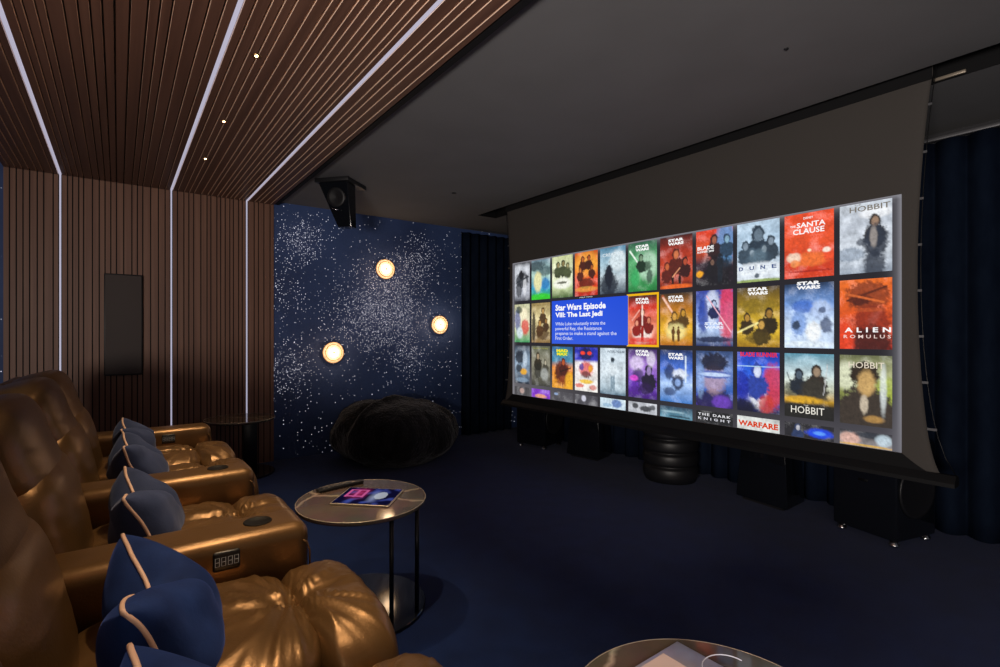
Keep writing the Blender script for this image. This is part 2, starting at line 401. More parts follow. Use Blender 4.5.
def folds(v, jx, seed, amp, n=5.0):
    dx, dy = v.x-jx, v.y
    r = math.hypot(dx, dy); a = math.atan2(dy, dx)
    q = noise.noise(Vector((math.cos(a)*n+seed, math.sin(a)*n, r*4+seed)))
    q2 = noise.noise(Vector((math.cos(a)*n*2.3+seed, math.sin(a)*n*2.3, r*5)))
    ridge = (1-abs(q)*2.4)
    return amp*(max(0, ridge)**2*1.0 + q2*.7 - .3)*math.exp(-r/.20)*min(1, r/.04)
t = thing('recliner_sofa', (0, 2.1, 0), 'row of bronze leather reclining cinema seats with cupholder armrests and headrests', 'sofa')
def LY(y): return y-2.1
seats = [(.56,1.148),(1.152,1.745),(1.955,2.595),(2.805,3.398),(3.402,3.995)]
for i, (a, b) in enumerate(seats):
    cy = LY((a+b)/2); hy = (b-a)/2
    # base
    m_ = MB().rbox(-.46, .50, cy-hy, cy+hy, .03, .36, M['leather'], .02)
    m_.build('seat_base', t)
    # seat cushion
    def f(v, s=i): 
        w_ = v.copy(); top = max(0, min(1, (v.z+.03)/.06))
        w_.z -= (.022*math.exp(-(v.y/.022)**2)*math.exp(-max(0, .20-v.x)/.12) + .008*math.exp(-(v.y/.02)**2))*top
        w_.z += (folds(v, .235, s*3.7+1, .017) + wrinkle(v, s*1.7+.5, .0022, 1))*top
        w_.z += .030*(1-abs(v.y/hy)**3)*top*(.5+.5*(1-(v.x/.29)**2))
        return w_
    vs, fs = superbox(.27, hy, .09, 4.2, 44, f)
    m_ = MB().add(vs, fs, M['leather'], True, Matrix.Translation((.140, cy, .425)) @ Matrix.Rotation(math.radians(-3), 4, 'Y'))
    m_.build('seat_cushion', t)
    # footrest pad
    def g(v, s=i):
        top = max(0, min(1, (v.z+.02)/.12))
        w_ = v.copy()
        w_.z -= .022*math.exp(-(v.y/.022)**2)*top*math.exp(-(v.x+.115)/.09)
        w_.z += .026*(1-abs(v.y/hy)**3)*top
        w_.z += (folds(v, -.12, s*2.9+4, .016) + wrinkle(v, s*2.3+4, .002, 0))*top
        return w_
    vs, fs = superbox(.115, hy-.004, .20, 3.6, 44, g)
    MB().add(vs, fs, M['leather'], True, Matrix.Translation((.485, cy, .325))).build('footrest_pad', t)
    # backrest
    def h(v, s=i):
        w_ = v.copy(); w_.x += wrinkle(v, s*1.9+2, .0022, 1)*(1 if v.x > 0 else 0)
        w_.x += .02*(1-(v.y/hy)**2)*(1 if v.x > 0 else -0.2)
        return w_
    vs, fs = superbox(.145, hy, .225, 3.8, 44, h)
    MB().add(vs, fs, M['leather'], True, Matrix.Translation((-.255, cy, .615)) @ Matrix.Rotation(math.radians(-12), 4, 'Y')).build('backrest', t)
    # headrest
    def k_(v, s=i):
        w_ = v.copy(); w_.x += wrinkle(v, s*2.9+7, .0015, 1)*(1 if v.x > 0 else 0)
        w_.x += .022*(1-(v.y/hy)**2)*(1 if v.x > 0 else 0)
        w_.x += .03*max(0, -v.z/.16)**1.5*(1 if v.x > 0 else 0)
        return w_
    vs, fs = superbox(.122, hy-.008, .172, 3.4, 44, k_)
    MB().add(vs, fs, M['leather'], True, Matrix.Translation((-.325, cy, .868)) @ Matrix.Rotation(math.radians(-15), 4, 'Y')).build('headrest', t)
    # back shell
    p = [(-.52,.10),(-.34,.10),(-.34,.70),(-.40,1.0),(-.47,1.01),(-.52,.9)]
    MB().prism([(x, z) for x, z in p], cy-hy+.01, cy+hy-.01, M['leather'], Matrix(((1,0,0,0),(0,0,1,0),(0,1,0,0),(0,0,0,1))), r=.015, smooth=True).build('back_panel', t)

def armrest(y0, y1, cup=True, panel=False):
    bm = bmesh.new()
    bmesh.ops.create_cube(bm, size=1)
    ax0, ax1, z0, z1 = -.40, .515, .03, .625
    for v in bm.verts:
        v.co = Vector(((ax0+ax1)/2 + v.co.x*(ax1-ax0), LY((y0+y1)/2) + v.co.y*(y1-y0), (z0+z1)/2 + v.co.z*(z1-z0)))
    ed = [e for e in bm.edges if (e.verts[0].co.z > .5 or e.verts[1].co.z > .5)]
    bmesh.ops.bevel(bm, geom=ed, offset=.048, segments=6, profile=.55, affect='EDGES', clamp_overlap=True)
    a = MB().bm(bm, M['leather'], True)
    o = a.build('armrest', t)
    # piping seams along the arm sides
    s = MB()
    for yy in (y0+.001, y1-.001):
        s.tube([(.49, LY(yy), .570), (.502, LY(yy), .560), (.511, LY(yy), .53), (.515, LY(yy), .1)], .0032, M['leather'], 6)
    s.build('seam', o)
    if cup:
        c_ = MB().lathe([(.0,.6262),(.040,.6262),(.042,.6285),(.045,.6290),(.047,.6275),(.048,.624)], M['cup'], 40, Matrix.Translation((.372, LY((y0+y1)/2), 0)) @ Matrix.Diagonal((.92,.92,1,1)))
        c_.build('cup_holder', o)
    if panel:
        p = MB().rbox(.226, .302, LY(y0)-.006, LY(y0)+.01, .532, .592, M['panel'], .012, 3)
        q = p.build('control_panel', o); tag(q, 'black control panel with pale button outlines')
        # seven-segment style button outlines
        for kx in (.238, .255, .273, .290):
            pts = [(kx-.0055, .575), (kx+.0055, .575), (kx+.0055, .550), (kx-.0055, .550)]
            p.tube([(x, LY(y0)-.0065, z) for x, z in pts], .0009, M['panelicon'], 5, True)
            p.tube([(kx-.0055, LY(y0)-.0065, .5625), (kx+.0055, LY(y0)-.0065, .5625)], .0009, M['panelicon'], 5)
        bpy.data.objects.remove(q); q = p.build('control_panel', o); tag(q, 'black control panel with pale button outlines')
armrest(.35, .56); armrest(1.745, 1.955, True, True); armrest(2.595, 2.805); armrest(3.995, 4.19, False, True)

# ------------------------------------------------------------------ cushions
def cushion(loc, tilt, rz, mt, label, seed, chop=.075, w=.235, hgt=.157, th=.112):
    t = thing('throw_cushion', loc, label, 'cushion', 'throw cushions on the reclining seats', rz)
    n = 40
    def edge(u, v):
        # outline: x across (u), z up (v), pulled-out corners, chopped top
        px = u*w*(1-.07*(1-v*v)); pz = v*hgt*(1-.06*(1-u*u))
        cv = max(0, v)
        pz -= chop*math.exp(-(u/.42)**2)*cv**1.5
        return px, pz
    def pt(u, v, side):
        px, pz = edge(u, v)
        k = ((1-u*u)*(1-v*v))
        d = th*(max(k, 0)**.42)
        # the chop makes a valley that runs down from the notch
        d -= .060*math.exp(-(u/.13)**2)*max(0, min(1, v*1.2+.3))*(max(k, 0)**.3)
        d += (noise.noise(Vector((px*9+seed, pz*9, side*3)))*.014 + noise.noise(Vector((px*22+seed, pz*22, side*3)))*.004)*min(1, k*3)
        lean = .02*noise.noise(Vector((u*1.2+seed, v*1.2, 0)))
        return Vector((px, lean+side*d, pz + hgt))
    vs = []; fs = []
    def gid(i, j, s): return s*(n+1)*(n+1)+i*(n+1)+j
    for s, sd in ((0, -1), (1, 1)):
        for i in range(n+1):
            for j in range(n+1):
                u = math.sin((2*i/n-1)*PI/2); v = math.sin((2*j/n-1)*PI/2)
                vs.append(pt(u, v, sd))
        for i in range(n):
            for j in range(n):
                fs.append((gid(i,j,s), gid(i+1,j,s), gid(i+1,j+1,s), gid(i,j+1,s)))
    R = Matrix.Rotation(math.radians(90), 4, 'Z')      # width along world Y, front faces -y(local) -> +x
    T = Matrix.Rotation(math.radians(-tilt), 4, 'Y') @ R
    vs = [T @ v for v in vs]
    mb = MB().add(vs, fs, mt, True)
    o = mb.build('cover', t)
    b = bmesh.new(); b.from_mesh(o.data); bmesh.ops.remove_doubles(b, verts=list(b.verts), dist=1e-5)
    bmesh.ops.recalc_face_normals(b, faces=list(b.faces)); b.to_mesh(o.data); b.free()
    loop = [(-1+2*i/30, 1) for i in range(30)] + [(1, 1-2*i/20) for i in range(20)] + [(1-2*i/30, -1) for i in range(30)] + [(-1, -1+2*i/20) for i in range(20)]
    pp = MB(); 
    pp.tube([T @ pt(u*.999, v*.999, 1 if False else 0) for u, v in loop], .0052, M['piping'], 8, True)
    tag(pp.build('piping', t), 'thin copper coloured piping')
    return t
GAPG = None
cushion((.147, 1.44, .440), 25, 0, M['royal'], 'royal blue velvet cushion with copper piping, on the nearest fully visible seat', 1.3)
cushion((.147, .83, .440), 25, 0, M['royal'], 'royal blue cushion of which only a piped corner shows at the bottom edge', 8.8)
cushion((.147, 2.26, .440), 25, 0, M['slate'], 'slate blue cushion with copper piping on the single seat between two cupholder armrests', 4.1)
cushion((.147, 3.16, .440), 25, 0, M['slate'], 'slate blue cushion on the far double seat, the nearer one of the pair', 6.2)
cushion((.147, 3.72, .440), 25, 0, M['slate'], 'slate blue cushion farthest away, leaning beside the end armrest', 9.7)

# ------------------------------------------------------------------ side tables
def side_table(x, y, label, rz=0, column=False):
    t = thing('side_table', (x, y, 0), label, 'table', 'round dark marble side tables', rz)
    MB().lathe([(.0,.478),(.272,.478),(.283,.484),(.285,.490),(.285,.497),(.283,.500),(.0,.500)], M['tabletop'], 96, smooth=False).build('tabletop', t)
    n = 96
    MB().tube([(.2835*math.cos(2*PI*i/n), .2835*math.sin(2*PI*i/n), .4985) for i in range(n)], .0022, M['rim'], 6, True).build('edge_trim', t)
    if column: MB().rbox(.02, .135, -.075, -.035, .016, .48, M['metalblack'], .006, 2).build('column', t)
    for a in () if column else (-48, -85):
        MB().tube([(.262*math.cos(math.radians(a)), .262*math.sin(math.radians(a)), .015), (.262*math.cos(math.radians(a)), .262*math.sin(math.radians(a)), .48)], .0095, M['metalblack'], 14).build('leg', t)
    MB().lathe([(.0,.0),(.283,.0),(.285,.003),(.285,.015),(.282,.018),(.0,.018)], M['gloss'], 96, smooth=False).build('base', t)
    return t
side_table(.892, 2.247, 'round dark marble side table with tablet and remote on it')
side_table(.915, .535, 'round dark marble side table cut off by the photo\'s bottom edge, under the magazine')
# far table: same top on a broad central column
side_table(.872, 5.05, 'empty round side table standing by the slat wall past the sofa end', math.radians(-8), True)

# near table tilted to catch the upper lamp's reflection; what lies on it follows
TILT = Matrix.Translation((.892, 2.247, .004)) @ Matrix.Rotation(math.radians(1.25), 4, Vector((math.cos(math.radians(21.6)), -math.sin(math.radians(21.6)), 0))) @ Matrix.Translation((-.892, -2.247, 0))
# tablet
TZ = .5005
def rect_thing(name, cx, cy, z, rz, label, cat): return thing(name, (cx, cy, z), label, cat, None, rz)
tb = rect_thing('tablet', .918, 2.241, TZ, math.radians(-43), 'thin tablet showing a pink and blue picture, lying on the round side table', 'tablet')
MB().rbox(-.134, .134, -.112, .112, 0, .007, M['rim'], .0035, 3).build('body', tb)
def colour_grid(name, w, h, nx, ny, fn, M4, mt, parent, extra=None):
    """flat grid with a colour per vertex; M4 maps (x right, y up) to place"""
    vs = []; fs = []; cs = []
    for j in range(ny+1):
        for i in range(nx+1):
            u, v = i/nx, j/ny
            vs.append(M4 @ Vector((u*w, -v*h, 0))); cs.append(fn(u, v))
    for j in range(ny):
        for i in range(nx):
            a = j*(nx+1)+i; fs.append((a, a+1, a+nx+2, a+nx+1))
    if extra:
        for ev, ef, ec, dz in extra:
            b = len(vs)
            vs += [M4 @ Vector((p[0]*w, -p[1]*h, dz)) for p in ev]; fs += [tuple(k+b for k in f) for f in ef]; cs += [ec]*len(ev)
    me = bpy.data.meshes.new(name); me.from_pydata([tuple(v) for v in vs], [], fs); me.materials.append(mt)
    at = me.color_attributes.new('picture', 'FLOAT_COLOR', 'POINT')
    flat = []
    for c_ in cs: flat += [c_[0], c_[1], c_[2], 1]
    at.data.foreach_set('color', flat); me.update()
    return new_obj(name, me, parent)
def mixc(a, b, k): return tuple(a[i]*(1-k)+b[i]*k for i in range(3))
def tabfn(u, v):
    c_ = hexc('141238')
    n_ = noise.noise(Vector((u*6, v*5, 1.2)))
    c_ = mixc(c_, hexc('5a6ad0'), max(0, n_)*1.2 if n_*1.2 < 1 else 1)
    c_ = mixc(c_, hexc('d83a78'), max(0, 1-abs(u-.30)/.2)*max(0, 1-abs(v-.35)/.45)*.9)
    c_ = mixc(c_, hexc('c8d4f8'), max(0, 1-abs(u-.62)/.12)*max(0, 1-abs(v-.55)/.4)*.8)
    if .08 < u < .42 and .12 < v < .6 and (abs(u-.10) < .02 or abs(v-.15) < .03 or abs(u-.25) < .02 or abs(v-.55) < .03 or abs(u-.40) < .02): c_ = hexc('f06ab0')
    if (u-.72)**2/.012+(v-.45)**2/.05 < 1: c_ = mixc(c_, hexc('e8f0ff'), .7)
    return c_
colour_grid('display', .256, .212, 60, 44, tabfn, Matrix.Translation((-.128, .106, .0074)), M['tabletpic'], tb)

rm = thing('remote_control', (.865, 2.455, TZ), 'slim black remote control lying beside the tablet on the side table', 'remote', None, math.radians(6))
MB().rbox(-.115, .115, -.020, .020, 0, .015, M['remote'], .006, 3).build('casing', rm)
for i in range(6):
    for j in (-1, 1):
        MB().lathe([(.0,.0165),(.0035,.0165),(.004,.0145)], M['button'], 10, Matrix.Translation((-.085+i*.022, j*.008, 0))).build('button', rm)
MB().lathe([(.0,.0165),(.010,.0165),(.011,.0145)], M['button'], 20, Matrix.Translation((.065, 0, 0))).build('dial', rm)

bpy.context.view_layer.update()
near_table = [o for o in SC.objects if o.name == 'side_table'][0]
for o in (near_table, tb, rm): o.matrix_world = TILT @ o.matrix_world
mg = thing('magazine', (.975, .635, TZ), 'grey lavender magazine with a pale pink picture, on the nearest round table', 'magazine', None, 0)
# local frame: +x,+y corner points to the photo's top
a0 = math.radians(0)
b_ = MB().rbox(-.145, .105, -.19, .10, 0, .006, M['paper'], .002, 2)
b_.rbox(-.143, .103, -.188, .098, .006, .011, M['paper'], .002, 2); b_.build('pages', mg)
p_ = MB().box(-.12, .035, -.165, .088, .0112, .0118, M['paperpic']); p_.build('cover_picture', mg)
p_ = MB().tube([(.10-.055*math.cos(a), -.03+.05*math.sin(a), .0112) for a in [i*PI/14-.6 for i in range(18)]], .0012, M['paperline'], 5); p_.build('cover_line', mg)

# ------------------------------------------------------------------ beanbag
t = thing('beanbag', (2.24, 4.72, 0), 'large black furry beanbag on the carpet below the round wall lamps', 'beanbag')
def bag(v):
    x, y, z = v
    an = math.atan2(y, x)
    f = 1 + .03*math.sin(an*3+.7) + .02*math.sin(an*7+2)
    w_ = Vector((x*f, y*f, z))
    top = max(0, min(1, (z+.02)/.22))
    w_.z += .05*top*math.exp(-((x+.22)/.3)**2)
    w_.z -= top*.10*math.exp(-(((x-.16)/.25)**2+((y-.20)/.20)**2))
    fy = -.17+.10*math.sin((x+.45)*3.2)-.04*x
    w_.z += top*.030*math.exp(-((y-fy+.03)/.05)**2)
    w_.z -= top*.050*math.exp(-((y-fy-.06)/.06)**2)
    n_ = noise.noise(Vector((x*4, y*4, z*5)))*.030 + noise.noise(Vector((x*12, y*12, z*8)))*.012 + noise.noise(Vector((x*45, y*45, z*30)))*.004
    w_ += v.normalized()*n_
    if w_.z < -.27: w_.z = -.27
    return w_
vs, fs = superbox(.61, .56, .315, 2.25, 80, bag)
bag_o = MB().add(vs, fs, M['fur'], True, Matrix.Translation((0, 0, .27))).build('fur_cover', t)
# short pile strands over the cover
rnd = random.Random(5); fb = MB(); sv = []; sf = []
me = bag_o.data
polys = [p for p in me.polygons if p.center.z > .03]
for k in range(34000):
    p = rnd.choice(polys); c_ = p.center; n_ = p.normal
    d = (n_ + Vector((rnd.uniform(-.6,.6), rnd.uniform(-.6,.6), rnd.uniform(-.9,.2)))).normalized()*rnd.uniform(.007,.015)
    c2 = c_ + Vector((rnd.uniform(-.006,.006), rnd.uniform(-.006,.006), rnd.uniform(-.006,.006)))
    s_ = d.cross(Vector((rnd.uniform(-1,1), rnd.uniform(-1,1), rnd.uniform(-1,1)))).normalized()*.0009
    i0 = len(sv); sv += [c2-s_, c2+s_, c2+d]; sf.append((i0, i0+1, i0+2))
fb.add(sv, sf, M['fur'], True).build('fur_pile', t, fix=False)['kind'] = 'stuff'

# ------------------------------------------------------------------ wall fittings
# flat speaker on slat wall
t = thing('wall_speaker', (.035, BY-.022, .905), 'tall flat dark speaker mounted on the slatted wood wall', 'speaker')
MB().rbox(-.130, .130, -.055, .0, 0, .845, M['satin'], .004, 2).build('cabinet', t)
MB().rbox(-.122, .122, -.060, -.054, .010, .835, M['grille'], .002, 2).build('grille', t)

# round wall lamps
def wall_lamp(x, z, label):
    t = thing('wall_lamp', (x, BY, z), label, 'wall lamp', 'round glowing wall lamps')
    R = Matrix.Rotation(math.radians(90), 4, 'X')
    MB().lathe([(.0,.0),(.055,.0),(.055,.018),(.0,.018)], M['brass'], 40, R).build('wall_mount', t)
    MB().lathe([(.0,.019),(.100,.019),(.108,.024),(.110,.032),(.104,.040),(.092,.043),(.0,.043)], M['lampglass'], 56, R).build('glass_disc', t)
    g = MB()
    for rr, zz in ((.109,.034),(.083,.0450)):
        g.tube([(rr*math.cos(2*PI*i/56), -zz, rr*math.sin(2*PI*i/56)) for i in range(56)], .0042, M['lampring'], 6, True)
    g.build('ring', t)
    MB().lathe([(.0,.0435),(.062,.0435),(.058,.050),(.0,.053)], M['lampcore'], 48, R).build('glowing_core', t)
    MB().lathe([(.0,.068),(.007,.067),(.009,.060),(.009,.054)], M['lampring'], 16, R).build('knob', t)
    L = bpy.data.lights.new('lamp_glow', 'POINT'); L.energy = 1.6; L.color = (1, .66, .38); L.shadow_soft_size = .06
    o = new_obj('glow', L, t); o.location = (0, -.14, 0)
wall_lamp(2.395, 1.975, 'highest round glowing lamp on the starry wall')
wall_lamp(3.09, 1.36, 'right-hand round glowing lamp on the starry wall, nearest the screen')
wall_lamp(1.81, 1.055, 'lowest round glowing lamp on the starry wall, above the beanbag')

# speaker hung from the ceiling
t = thing('ceiling_speaker', (1.345, 4.383, CZ), 'black angular speaker hanging from the dark ceiling before the starry wall', 'speaker', None, math.radians(-49))
MB().rbox(-.015, .295, -.02, .30, -.035, 0, M['satin'], .004, 2).build('mounting_plate', t)
MB().prism(([(.15,.07),(.275,.07),(.275,.16),(.15,.16)], [(.01,.0),(.275,.0),(.275,.14),(.01,.14)]), -.40, -.035, M['gloss'], r=.005, seg=2).build('cabinet', t)
fr = Matrix.Translation((.165, .018, -.16)) @ Matrix.Rotation(math.radians(90+10.5), 4, 'X')
MB().lathe([(.0,-.004),(.03,.0),(.055,.006),(.078,.009),(.082,.004),(.082,-.004)], M['satin'], 40, fr).build('driver', t)
MB().tube([(.12,.022,-.245),(.15,.015,-.262),(.185,.022,-.268)], .004, M['chrome'], 8).build('badge', t)
tag(MB().lathe([(.0,-.006),(.018,-.006),(.022,-.002),(.022,0)], M['satin'], 20, Matrix.Translation((2.50, 4.07, CZ))).build('smoke_sensor'), 'small round black sensor on the dark ceiling toward the starry wall', 'sensor')
tag(MB().lathe([(.0,-.012),(.012,-.010),(.020,-.004),(.022,0)], M['satin'], 20, Matrix.Translation((2.46, 1.10, CZ)) @ Matrix.Diagonal((.5,.5,.6,1))).build('ceiling_sensor'), 'small black sensor on the dark ceiling close above the projection screen', 'sensor')

# ------------------------------------------------------------------ curtains
def curtain(pts_fn, n, z0, z1, name, label):
    nz = 14; vs = []; fs = []
    for i in range(n+1):
        for j in range(nz+1):
            k = j/nz
            x, y = pts_fn(i/n, k)
            vs.append((x, y, z0+(z1-z0)*k))
    for i in range(n):
        for j in range(nz):
            a = i*(nz+1)+j; fs.append((a, a+nz+1, a+nz+2, a+1))
    o = MB().add(vs, fs, M['curtain'], True).build(name)
    md = o.modifiers.new('thickness', 'SOLIDIFY'); md.thickness = .006; md.offset = 0
    return tag(o, label, 'curtain', 'dark velvet curtains')
def side_fn(s, k):
    y = -.9 + s*(5.05+.9)
    ph = y*2*PI/.155
    return 4.165 + .032*math.sin(ph+.5*math.sin(y*3))*(1.1-.25*k) + .008*math.sin(y*5+k*2), y + .012*math.cos(ph*1.0)
curtain(side_fn, 620, .01, 2.47, 'curtain', 'dark navy velvet curtain hanging along the wall behind the screen')
def back_fn(s, k):
    x = 3.36 + s*(4.13-3.36)
    return x, 5.30 + .028*math.sin(x*2*PI/.125+.5*math.sin(x*6))*(1.1-.25*k)
curtain(back_fn, 130, .01, 2.50, 'curtain', 'dark curtain hanging at the right end of the starry wall')
tag(MB().rbox(4.15, 4.18, -.9, 5.05, 2.475, 2.50, M['track'], .004, 2).build('curtain_track'), 'thin pale curtain track along the top of the navy curtain', 'curtain track')

# ------------------------------------------------------------------ speakers under the screen
def subwoofer(x, y, rz, label):
    t = thing('subwoofer', (x, y, 0), label, 'speaker', 'large box subwoofers under the screen', rz)
    MB().rbox(0, .37, -.19, .19, .035, .60, M['gloss'], .012, 3, smooth=True).build('cabinet', t)
    for fx, fy in ((.035,-.155),(.035,.155),(.33,-.155),(.33,.155)):
        MB().lathe([(.0,0),(.026,0),(.028,.004),(.028,.013),(.020,.018),(.020,.036),(.0,.036)], M['chrome'], 28, Matrix.Translation((fx, fy, 0))).build('foot', t)
    R = Matrix.Translation((.185, -.192, .32)) @ Matrix.Rotation(math.radians(90), 4, 'X')
    MB().lathe([(.0,.0),(.05,.004),(.12,.001),(.15,.008),(.162,.009),(.168,.0)], M['satin'], 48, R).build('driver', t)
    MB().rbox(-.003, .002, -.028, .028, .345, .362, M['metalblack'], .001, 1).build('badge', t)
    return t
subwoofer(3.67, 1.19, math.radians(-15), 'large black box subwoofer on silver feet under the right end of the screen')
subwoofer(3.63, 4.31, math.radians(14), 'large black box subwoofer on silver feet under the left end of the screen')
def wedge(x, y, rz, label, mirror=1):
    t = thing('floor_speaker', (x, y, 0), label, 'speaker', 'glossy wedge speakers under the screen', rz)
    b = [(0,-.205),(.30,-.15),(.30,.15),(0,.205)]; tp = [(.03,-.16),(.26,-.12),(.26,.12),(.03,.16)]
    MB().prism((b, tp), .02, .56, M['gloss'], r=.008, seg=3, smooth=True).build('cabinet', t)
    MB().prism(([(.02,-.16),(.28,-.13),(.28,.13),(.02,.16)]), 0, .022, M['satin']).build('plinth', t)
    R = Matrix.Translation((.001, 0, .16)) @ Matrix.Rotation(math.radians(-90+3.2), 4, 'Y')
    MB().rbox(-.17, .01, -.17, .17, -.003, .004, M['satin'], .002, 1, Matrix.Translation((.022,0,.34)) @ Matrix.Rotation(math.radians(-86.8), 4, 'Y')).build('grille', t)
    return t
wedge(3.765, 1.865, math.radians(-8), 'glossy black wedge speaker between the round subwoofer and the right box')
wedge(3.73, 3.62, math.radians(8), 'glossy black wedge speaker between the left box and the round subwoofer')
t = thing('round_subwoofer', (3.84, 2.68, 0), 'black round subwoofer with stacked rings under the centre of the screen', 'speaker')
prof = [(.0,.0),(.21,.0),(.215,.02)]
for k in range(4):
    z = .03+k*.115
    prof += [(.222,z),(.230,z+.02),(.230,z+.075),(.222,z+.095),(.205,z+.10),(.205,z+.112)]
prof += [(.22,.50),(.22,.52),(.0,.52)]
MB().lathe(prof, M['satin'], 72).build('cabinet', t)
MB().lathe([(.0,.521),(.06,.524),(.16,.521),(.19,.530),(.21,.521)], M['gloss'], 48).build('driver', t)

# ------------------------------------------------------------------ projection screen
t = thing('projection_screen', (SX, 2.53, .50), 'large drop-down projection screen showing rows of movie posters', 'screen')
T0 = Vector((SX, 2.53, .50))
YR, YL = .765, 4.30
FZ0, FZ1 = .548, CZ+.16
def fabric_edge(z, right):
    k = (z-FZ0)/(CZ-FZ0); k = min(k, 1.0)
    conc = .062*math.sin(PI*min(1, max(0, k)))**.8
    flare = .03*math.exp(-((z-FZ0)/.10))
    return (YR + conc - flare) if right else (YL - conc + flare)
vs = []; fs = []; nz, ny = 150, 200
for j in range(nz+1):
    z = FZ0+(FZ1-FZ0)*j/nz; a, b = fabric_edge(z, True), fabric_edge(z, False)
    for i in range(ny+1):
        y = a+(b-a)*i/ny
        e = min((y-a), (b-y)); curl = .020*math.exp(-e/.03)
        vs.append((curl*.6, y-2.53, z-.50))
for j in range(nz):
    for i in range(ny):
        a = j*(ny+1)+i; fs.append((a, a+1, a+ny+2, a+ny+1))
o = MB().add(vs, fs, M['fabric'], True).build('screen_fabric', t)
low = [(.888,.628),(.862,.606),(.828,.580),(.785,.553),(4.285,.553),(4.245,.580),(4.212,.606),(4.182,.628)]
tag(MB().prism([(y-2.53, z-.5) for y, z in low], -.0035, -.0012, M['borderblack'], Matrix(((0,0,1,0),(1,0,0,0),(0,1,0,0),(0,0,0,1)))).build('lower_shade_strip', t), 'lower band of the screen, its shade given as black')  # fabric turning back toward the bar is shaded; the shade is painted black
tag(MB().box(-.0045, -.0015, .765-2.53, 4.30-2.53, 2.532-.5, 2.70-.5, M['borderblack']).build('upper_border', t), 'black strip where the screen leaves the ceiling slot')
md = o.modifiers.new('thickness', 'SOLIDIFY'); md.thickness = .002; md.offset = -1 if True else 1
MB().prism([(-.035,0),(.05,0),(.05,.035),(.02,.055),(-.005,.055),(-.035,.02)], .672-2.53, 4.345-2.53, M['bar'],
    Matrix(((1,0,0,0),(0,0,1,0),(0,1,0,0),(0,0,0,1)))).build('bottom_bar', t)
MB().lathe([(.0,.80-2.53),(.045,.80-2.53),(.045,4.28-2.53),(.0,4.28-2.53)], M['bar'], 24,
    Matrix.Translation((.045,0,CZ+.16-.50)) @ Matrix.Rotation(math.radians(-90), 4, 'X')).build('roller', t)
for ya in (.755, 4.305): MB().box(-.02,.10,ya-2.53,ya+.02-2.53,CZ+.08-.5,CZ+.24-.5,M['metalblack']).build('roller_bracket', t)
for right in (True, False):
    sg = -1 if right else 1
    cp = []
    for k in range(24):
        z = FZ0-.005+(CZ+.1-FZ0)*k/23
        extra = .05*math.exp(-((z-FZ0)/.28)) + .012
        cp.append((.012, fabric_edge(z, right)+sg*extra-2.53, z-.5))
    MB().tube(cp, .002, M['metalblack'], 6).build('tension_cable', t)
    for k in range(8):
        z = FZ0+.22+k*.235; y = fabric_edge(z, right)-2.53
        extra = .05*math.exp(-((z-FZ0)/.28)) + .012
        MB().box(.009, .013, min(y, y+sg*(extra+.004)), max(y, y+sg*(extra+.004)), z-.5-.006, z-.5+.006, M['track']).build('tab', t)
tag(MB().rbox(SX+.088, SX+.102, .655, .78, CZ-.010, CZ+.006, M['rim'], .003, 2).build('aluminium_rail'), 'pale metal rail end in the ceiling slot at the right of the screen', 'rail')

# ---- the projected picture
PY0, PY1, PZ0, PZ1 = 4.178, .890, .630, 1.981      # left, right (viewer's), bottom, top
PIC = None
def place(y, z, d):   # (x right, y up) -> on the screen, d in front of the fabric
    return Matrix.Translation((-.0016-d, y-2.53, z-.50)) @ Matrix(((0,0,-1,0),(-1,0,0,0),(0,1,0,0),(0,0,0,1)))
def bgfn(u, v):
    c_ = hexc('2e2c31')
    e = min(u*3.29, (1-u)*3.29, v*1.35)
    c_ = mixc(c_, hexc('96959d'), math.exp(-e/.022)*.75)
    c_ = mixc(c_, hexc('8d8a90'), .62*max(0, (v-.72)/.28)*max(0, 1-u/.42))
    c_ = mixc(c_, hexc('6c6a72'), .6*max(0, (v-.8)/.2)*max(0, (u-.45)/.55))
    return c_
PIC = colour_grid('projected_image', PY0-PY1, PZ1-PZ0, 150, 60, bgfn, place(PY0, PZ1, 0), M['picture'], t)
tag(PIC, 'glowing dark picture with a grid of posters')

_tc = {}
def text_geo(s, bold=.02, sp=1.0):
    key = (s, bold, sp)
    if key in _tc: return _tc[key]
    cu = bpy.data.curves.new('lettering', 'FONT'); cu.body = s; cu.size = 1; cu.offset = bold; cu.resolution_u = 2; cu.space_character = sp
    o = bpy.data.objects.new('lettering', cu); COL.objects.link(o)
    bpy.context.view_layer.update()
    dg = bpy.context.evaluated_depsgraph_get(); me = o.evaluated_get(dg).to_mesh()
    vs = [tuple(v.co) for v in me.vertices]; fs = [tuple(p.vertices) for p in me.polygons]
    o.evaluated_get(dg).to_mesh_clear(); COL.objects.unlink(o); bpy.data.objects.remove(o); bpy.data.curves.remove(cu)
    _tc[key] = (vs, fs); return vs, fs
def TX(s, x0, y0, x1, y1, col='fff', bold=.025, sp=1.0, dz=.0012):
    """lettering fitted to a box in poster coordinates (y downwards)"""
    vs, fs = text_geo(s, bold, sp)
    ax, bx = min(v[0] for v in vs), max(v[0] for v in vs); ay, by = min(v[1] for v in vs), max(v[1] for v in vs)
    out = [(x0+(v[0]-ax)/(bx-ax)*(x1-x0), y1-(v[1]-ay)/(by-ay)*(y1-y0)) for v in vs]
    return (out, fs, hexc(col), dz)

